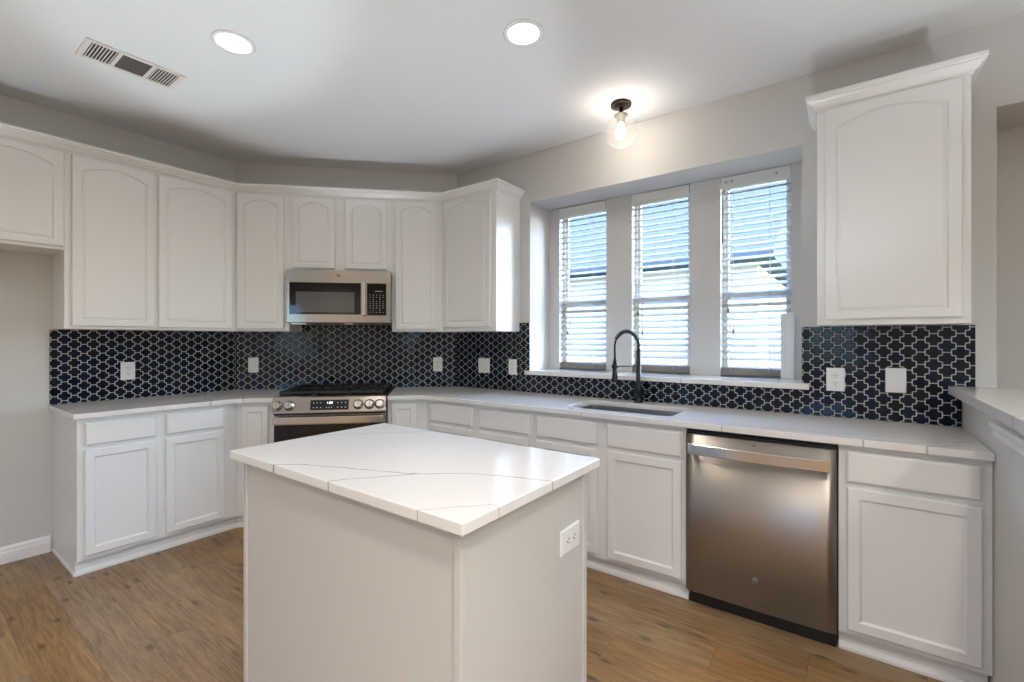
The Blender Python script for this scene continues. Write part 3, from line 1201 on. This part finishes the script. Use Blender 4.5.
for x in (-.345, -.268, .194, .270, .342):
    kb = MB()
    kb.lathe([(.0335, 0), (.0335, -.004), (.027, -.006), (.0255, -.030), (.021, -.034)], n=28, axis='y')
    ko = kb.build('knob', M['handle'], rg)
    panel_place(ko, x, .46)
    gr = MB().box(-.0045, .0045, -.043, -.033, -.023, .023, .0015)
    gr.build('knob_grip', M['handle'], ko)
    MB().lathe([(.0355, -.0002), (.0355, -.0016)], n=28, axis='y').build('knob_ring', M['black'], ko)
dp = MB().box(-.1285, .1285, -.0025, .003, -.035, .035, .001).build('display', M['blackglass'], rg)
panel_place(dp, 0, .47)
def little(parent, name, x, z, hx, hz, y0, y1, m):
    b = MB().box(x - hx, x + hx, y0, y1, z - hz, z + hz)
    return b.build(name, m, parent)


for zz in (.014, -.018):
    for xx in (-.107, -.083, -.059, .055, .081, .107):
        little(dp, 'touch_icon', xx, zz, .004, .003, -.0031, -.0024, M['mark'])
for xx in (-.020, -.004, .013):
    little(dp, 'touch_icon', xx, -.018, .003, .003, -.0031, -.0024, M['mark'])


def text_obj(txt, size, m, parent, loc):
    cu = bpy.data.curves.new('digits', 'FONT')
    cu.body = txt
    cu.size = size
    cu.align_x = 'CENTER'
    cu.align_y = 'CENTER'
    cu.extrude = .0002
    cu.materials.append(m)
    tmp = bpy.data.objects.new('clock_digits_outline', cu)
    me = bpy.data.meshes.new_from_object(tmp)
    bpy.data.objects.remove(tmp)
    o = bpy.data.objects.new('clock_digits', me)
    COL.objects.link(o)
    o.parent = parent
    o.location = loc
    o.rotation_euler = (PI / 2, 0, 0)
    return o


text_obj('1:00', .024, M['display'], dp, (0, -.0032, .014))
# oven door
MB().box(-HW + .006, HW - .006, -.650, -.6155, .215, .796, .004).build('oven_door', M['steel'], rg)
od = [o for o in rg.children if o.name.startswith('oven_door')][0]
MB().box(-HW + .012, HW - .012, -.6525, -.6495, .27, .728, .001).build('door_glass', M['blackglass'], od)
hb = MB()
hb.box(-HW + .012, HW - .012, -.712, -.700, .742, .790, .003)
for xx in (-HW + .03, HW - .03):
    hb.box(xx - .012, xx + .012, -.701, -.6495, .752, .780, .002)
hb.build('door_handle', M['handle'], od)
MB().box(-HW + .006, HW - .006, -.648, -.6155, .075, .208, .004).build('storage_drawer', M['steel'], rg)
MB().box(-HW + .02, HW - .02, -.60, -.05, 0.0, .0195).build('base', M['black'], rg)
MB().box(-HW + .004, HW - .004, -.640, -.6152, .7965, .8115).build('vent_gap', M['black'], rg)
# cooktop
MB().box(-HW, HW, -.615, -.012, .9055, .922, .003).build('cooktop', M['black'], rg)
for (gx0, gx1) in ((-.352, -.124), (-.118, .118), (.124, .352)):
    gm = MB()
    gy0, gy1 = -.600, -.045
    zt_, th = .956, .011
    for xx in (gx0, gx1 - th):
        gm.box(xx, xx + th, gy0, gy1, zt_ - .016, zt_)
    for yy in (gy0, (gy0 + gy1) / 2 - th / 2, gy1 - th):
        gm.box(gx0 + th, gx1 - th, yy, yy + th, zt_ - .016, zt_)
    nb = 5
    for k in range(1, nb):
        xx = gx0 + (gx1 - gx0) * k / nb
        gm.box(xx - .004, xx + .004, gy0 + th, (gy0 + gy1) / 2 - th / 2, zt_ - .012, zt_ - .001)
        gm.box(xx - .004, xx + .004, (gy0 + gy1) / 2 + th / 2, gy1 - th, zt_ - .012, zt_ - .001)
    for xx in (gx0, gx1 - th):
        for yy in (gy0, gy1 - th, (gy0 + gy1) / 2 - th / 2):
            gm.box(xx, xx + th, yy, yy + th, .9215, zt_ - .016)
    gm.build('grate', M['blackmatte'], rg)
for bx, by, br in ((-.24, -.45, .045), (-.24, -.17, .038), (.24, -.45, .05), (.24, -.17, .035), (0, -.31, .045)):
    MB().lathe([(br, .9215), (br, .930), (br * .8, .932), (br * .8, .938), (br * .3, .940)], (bx, by, 0), n=24).build('burner', M['blackmatte'], rg)

# ================================================================= MICROWAVE
MZ0, MZ1 = 1.443, 1.849
mw = thing('microwave', 'stainless over-the-range microwave with black window and keypad', 'microwave', wallmat('C', .890, 0, MZ0))
mh = MZ1 - MZ0
MHW = .379
MB().box(-MHW, MHW, -.375, -.012, 0.012, mh).build('body', M['black'], mw)
# vent grille below the front
MB().box(-MHW + .02, MHW - .02, -.36, -.03, -.004, .0118).build('underside_vent', M['steel'], mw)
fr = MB()
fr.box(-MHW, MHW - .0, -.405, -.3755, 0.008, mh - .001, .004)
fo = fr.build('front_frame', M['steel'], mw)
MB().box(-.357, .157, -.4075, -.4045, .071, .311, .001).build('door_window', M['blackglass'], fo)
MB().box(-.310, .110, -.4085, -.4070, .086, .240, .0004).build('window_screen', M['screen'], fo)
MB().box(.164, .196, -.425, -.4045, .060, .322, .006).build('door_handle', M['handle'], mw)
kp = MB().box(.203, .346, -.4075, -.4045, .066, .311, .001).build('keypad', M['blackglass'], mw)
for r_ in range(9):
    zz = .090 + r_ * .0165
    for c_ in range(5):
        xx = .225 + c_ * .0245
        if r_ in (1, 6) and c_ % 2 == 0:
            continue
        little(kp, 'key', xx, zz, .0035, .002, -.4083, -.4074, M['mark'])
little(kp, 'display_line', .290, .2505, .028, .0015, -.4083, -.4074, M['mark'])


def emblem(parent, x, y, z, r):
    e_ = MB().lathe([(r, 0), (r, -.0012), (r * .86, -.0014)], (x, y, z), 'y', 24).build('emblem', M['emblem'], parent)
    ri = MB()
    ring = []
    ri.tube([(x + r * .85 * math.cos(2 * PI * k / 24), y - .0016, z + r * .85 * math.sin(2 * PI * k / 24)) for k in range(25)], r * .07, 6)
    ri.tube([(x - r * .45 + r * .5 * math.cos(a) * .6 + r * .2, y - .0016, z + r * .35 * math.sin(a)) for a in [k * PI / 8 for k in range(13)]], r * .07, 6)
    ri.tube([(x + r * .25 + r * .28 * math.cos(a), y - .0016, z + r * .35 * math.sin(a)) for a in [k * PI / 8 for k in range(13)]], r * .07, 6)
    ri.build('emblem_lettering', M['handle'], e_)


emblem(fo, -.007, -.405, mh - .040, .0135)
ug = MB()
ug.box(-.24, .02, -.404, -.377, -.002, .0075)
ug.box(.10, MHW - .02, -.404, -.377, -.002, .0075)
ug.build('bottom_grille', M['blackmatte'], mw)

# ================================================================= DISHWASHER
dw = thing('dishwasher', 'stainless dishwasher with curved bar handle and black toe plate', 'dishwasher', wallmat('B', -.3495))
DHW = .3085
MB().box(-DHW, DHW, -.58, -.03, .062, .872).build('body', M['black'], dw)
# gently bowed door skin
rows = []
nseg = 16
prof = []
for k in range(nseg + 1):
    x = -DHW + 2 * DHW * k / nseg
    bow = .006 * (1 - (x / DHW) ** 2)
    if k in (0, nseg):
        bow -= .004
    prof.append((x, -.612 - bow))
poly = prof + [(DHW, -.5805), (-DHW, -.5805)]
do = MB().prism(poly, .080, .856).build('door', M['dwsteel'], dw)
for pl_ in do.data.polygons:
    pl_.use_smooth = pl_.normal.y < -.9
MB().box(-DHW + .003, DHW - .003, -.606, -.5805, .8565, .868, .002).build('control_strip', M['blackglass'], dw)
hp = MB()
pts = []
for k in range(17):
    f = k / 16
    x = -.285 + .570 * f
    pts.append((x, -.655 - .018 * (1 - (2 * f - 1) ** 2), 0))
rows = []
for (x, y, _) in pts:
    rows.append([(x, y - .004, .768), (x, y - .008, .772), (x, y - .008, .815), (x, y - .004, .819), (x, y + .004, .819), (x, y + .004, .768)])
hp.loops(rows)
hp.box(-.285, -.262, -.656, -.6105, .776, .810, .002).box(.262, .285, -.656, -.6105, .776, .810, .002)
hp.build('door_handle', M['handle'], do)
MB().box(-.009, .004, -.6192, -.6178, .834, .838).build('indicator_window', M['blackglass'], do)
emblem(do, .002, -.6182, .218, .014)
MB().box(-DHW + .004, DHW - .004, -.560, -.05, 0.0, .0615).build('toe_plate', M['black'], dw)

# ================================================================= FAUCET
fc = thing('faucet', 'matte black spring-neck pull-down faucet behind the sink', 'faucet', Matrix.Translation((-1.105, 2.915, CT)))
MB().lathe([(.028, 0.0003), (.028, .012), (.024, .018), (.0235, .055), (.0275, .06), (.0275, .098), (.0235, .104), (.0155, .115), (.0150, .335), (.0125, .338)], n=24).build('stem', M['faucet'], fc)
lv = MB()
lv.lathe([(.014, .0), (.014, .040), (.010, .046)], (.018, 0, .068), 'x', 16)
lv.tube([(.055, 0, .068), (.072, -.01, .078), (.100, -.03, .094)], [.007, .006, .004], 10)
lv.build('lever', M['faucet'], fc)
dx, dy = -.098, -.150          # reach towards the basin
hz = .462
arc = []
for k in range(25):
    a = PI * k / 24
    f = (1 - math.cos(a)) / 2
    arc.append((dx * f, dy * f, .365 + (hz - .365) * math.sin(a)))
path = [(0, 0, .335)] + arc + [(dx, dy, .345), (dx, dy, .278)]
MB().tube(path, .0065, 12).build('hose', M['faucet'], fc)
# spring coil around the hose
P = [Vector(p) for p in path[:-1]]
seglen = [0]
for a_, b_ in zip(P[:-1], P[1:]):
    seglen.append(seglen[-1] + (b_ - a_).length)
Ltot = seglen[-1]


def along(d):
    for i in range(len(P) - 1):
        if d <= seglen[i + 1]:
            f = (d - seglen[i]) / (seglen[i + 1] - seglen[i])
            return P[i].lerp(P[i + 1], f), (P[i + 1] - P[i]).normalized()
    return P[-1], (P[-1] - P[-2]).normalized()


side = Vector((dx, dy, 0)).normalized().cross(Vector((0, 0, 1)))
cpts = []
turns = 24
for k in range(turns * 10 + 1):
    d = Ltot * .80 * k / (turns * 10)
    p, t_ = along(d)
    u_ = side
    v_ = t_.cross(u_).normalized()
    a = 2 * PI * k / 10
    cpts.append(p + (u_ * math.cos(a) + v_ * math.sin(a)) * .0125)
MB().tube(cpts, .0026, 6).build('spring', M['faucet'], fc)
MB().lathe([(.013, .262), (.015, .258), (.0155, .20), (.017, .185), (.019, .140), (.019, .136), (.015, .136)], (dx, dy, 0), n=20).build('spray_head', M['faucet'], fc)
MB().lathe([(.0085, .285), (.0105, .280), (.0115, .262), (.009, .262)], (dx, dy, 0), n=16).build('hose_collar', M['faucet'], fc)
ar = MB()
ar.tube([(0, 0, .238), (dx * .5, dy * .5, .238), (dx, dy, .238)], .0045, 10)
ar.lathe([(.0185, .228), (.0205, .230), (.0205, .246), (.0185, .248)], (dx, dy, 0), n=20)
ar.build('support_arm', M['faucet'], fc)

# ================================================================= BLINDS
def blind(i, a, b, label, valance=True):
    hw = (b - a) / 2 - .004
    bl = thing('window_blind', label, 'blind', Matrix.Translation(((a + b) / 2, yb, WZ1)), 'white slatted blinds in the window recess')
    hr = MB().box(-hw + .003, hw - .003, .004, .048, -.050, -.003, .001)
    hr.build('headrail', M['blind'], bl)
    if valance:
        vm = MB().prism_x([(.003, -.006), (-.004, -.006), (-.007, -.012), (-.005, -.022), (-.005, -.070), (-.007, -.080), (-.004, -.090), (.003, -.090)], -hw, hw)
        vm.build('valance', M['valance'], bl)
    else:
        fm = MB().box(-hw, hw, -.001, .0035, -.083, -.006, .001)
        fm.build('headrail_front', M['valance'], bl)
        for xx in (-hw + .03, -hw + .065, hw - .075):
            MB().box(xx - .005, xx + .005, -.004, -.0012, -.045, -.033).build('bracket_clip', M['rail'], bl)
    zb = -(WZ1 - SILL)
    top, bot, pitch = -.108, zb + .085, .0432
    n = int((top - bot) / pitch)
    sl = MB()
    tilt = math.radians(29)
    wd = .025
    for k in range(n + 1):
        z = top - k * pitch
        rows = []
        for sgn in (-1, 1):
            xx = sgn * hw
            ring = []
            for (u, th) in ((-wd, .0012), (-wd * .3, .0026), (wd * .3, .0026), (wd, .0012), (wd, -.0012), (wd * .3, .0002), (-wd * .3, .0002), (-wd, -.0012)):
                # u<0: room side, hanging low
                yy = .030 + u * math.cos(tilt) - th * math.sin(tilt)
                zz = z + u * math.sin(tilt) + th * math.cos(tilt)
                ring.append((xx, yy, zz))
            rows.append(ring)
        sl.loops(rows)
    sl.build('slats', M['blind'], bl)
    MB().box(-hw, hw, .006, .054, zb + .008, zb + .058, .004).build('bottom_rail', M['rail'], bl)
    for xx in (-hw * .72, hw * .42):
        cd = MB()
        for yy in (.006, .054):
            cd.tube([(xx, yy, -.06), (xx, yy, zb + .03)], .0011, 5)
        cd.build('ladder_cord', M['cord'], bl)
    for xx, zz in ((-hw * .78, -.86), (-hw * .62, -1.0)):
        cd = MB()
        cd.tube([(xx, -.004, -.07), (xx, -.006, zz)], .0010, 5)
        co = cd.build('pull_cord', M['cord'], bl)
        MB().lathe([(.002, zz + .004), (.0055, zz - .006), (.0065, zz - .028), (.003, zz - .032)], (xx, -.006, 0), n=10).build('tassel', M['tassel'], co)
    return bl


blind(0, *WINS[0], 'white slatted blind in the leftmost of three narrow windows')
blind(1, *WINS[1], 'white slatted blind in the middle of three narrow windows')
b3 = blind(2, *WINS[2], 'white slatted blind with exposed headrail, rightmost window', False)
# tilt wand of the third blind
MB().tube([(-.185, -.008, -.10), (-.187, -.008, -.44)], .0045, 8).build('tilt_wand', M['rail'], b3)
lv = thing('loose_valance', 'loose white blind valance stood on end at right of window sill', 'blind valance', Matrix.Translation((-.302, yb - .012, SILL)))
vm = MB().prism([(-.036, -.002), (-.034, -.009), (-.020, -.007), (.020, -.007), (.030, -.011), (.036, -.009), (.036, 0), (-.036, 0)], 0.0005, .400)
vo = vm.build('board', M['valance'], lv)
MB().box(.026, .0355, -.010, .0085, .4005, .404).build('return_clip', M['valance'], lv)

# ================================================================= CEILING FIXTURES
for i, (x, y) in enumerate(CANS):
    lab = ['round recessed ceiling light nearest the ceiling vent', 'round recessed ceiling light nearer the globe lamp'][i] if i < 2 else None
    c = thing('recessed_light', lab or 'unseen round recessed ceiling light added to light the room', 'ceiling light', Matrix.Translation((x, y, ZC)), 'recessed ceiling lights')
    MB().lathe([(.078, .004), (.078, -.001), (.094, -.001), (.095, -.004), (.084, -.008), (.074, -.006), (.070, .002), (.066, .058), (.066, .062), (.078, .062), (.078, .004)], n=40, cap=False).build('trim_ring', M['trim'], c)
    MB().lathe([(.066, .060), (.066, .056), (.045, .0545), (.02, .054)], n=32).build('lens', M['lens'], c)

vc = thing('ceiling_vent', 'white rectangular three-section ceiling air vent', 'vent', Matrix.Translation((-3.05, .795, ZC)))
# long axis along y (0.40), short along x (0.21)
fr = MB()
L, W_ = .208, .108
fr.box(-W_, W_, -L, -L + .026, -.006, -.0005, .002).box(-W_, W_, L - .026, L, -.006, -.0005, .002)
fr.box(-W_, -W_ + .024, -L + .026, L - .026, -.006, -.0005, .002).box(W_ - .024, W_, -L + .026, L - .026, -.006, -.0005, .002)
for yy in (-.070, .070):
    fr.box(-W_ + .024, W_ - .024, yy - .008, yy + .008, -.006, -.0005)
fr.build('frame', M['vent'], vc)
MB().box(-W_ + .01, W_ - .01, -L + .02, L - .02, -.0012, -.0004).build('backing', M['ventdark'], vc)
for (ya, ybb) in ((-L + .026, -.078), (.078, L - .026)):
    lo = MB()
    n = 8
    for k in range(n):
        yy = ya + (ybb - ya) * (k + .5) / n
        lo.box(-W_ + .024, W_ - .024, yy - .0021, yy + .0021, -.0055, -.0013)
    lo.build('louvers', M['vent'], vc)
lo = MB()
for k in range(9):
    xx = -W_ + .03 + k * .0195
    lo.box(xx - .0035, xx + .0035, -.062, .062, -.0040, -.0013)
lo.build('louvers', mat('vent_grey', (.16, .15, .14), .7), vc)

gl = thing('globe_lamp', 'small clear glass globe lamp with dark bronze base on ceiling', 'ceiling light', Matrix.Translation((LAMP[0], LAMP[1], ZC)))
MB().lathe([(.058, -.0005), (.062, -.003), (.062, -.017), (.059, -.019), (.012, -.0195)], n=36).build('canopy', M['bronze'], gl)
MB().lathe([(.0125, -.024), (.0125, -.060), (.018, -.062), (.020, -.066), (.014, -.070)], n=20).build('stem', M['black'], gl)
MB().lathe([(.020, -.066), (.042, -.070), (.043, -.078), (.024, -.080), (.0225, -.118), (.018, -.120)], n=28).build('socket', M['socket'], gl)
prof = []
for k in range(15):
    a = math.radians(22 + (180 - 22) * k / 14)
    prof.append((max(.0015, .097 * math.sin(a)), -.172 + .100 * math.cos(a)))
prof = [(.036, -.078)] + prof
MB().lathe(prof, n=36, cap=False).build('globe', M['globe'], gl)
MB().lathe([(.013, -.120), (.015, -.128), (.026, -.160), (.030, -.180), (.027, -.200), (.016, -.212), (.004, -.216)], n=24).build('bulb', M['bulb'], gl)

# ================================================================= OUTSIDE
struct('ground', MB().box(-25, 12, D + .6, 40, -.45, -.35), M['ground'])
ev = MB().box(-6, 5, D + .405, D + .82, 2.60, 2.70)
tag(ev.build('roof_eave', M['eave']), kind='structure')
nh = thing('neighbor_house', 'pale house with grey-blue roof seen through the blinds', 'house', Matrix.Translation((-5, 9, -.35)))
MB().box(-7, 4.0, -2.0, 6, 0, 2.75).build('wall', M['siding'], nh)
MB().prism_x([(-2.5, 2.70), (-2.5, 2.82), (2, 5.2), (6.5, 2.82), (6.5, 2.70)], -7.4, 4.25).build('roof', M['roof'], nh)
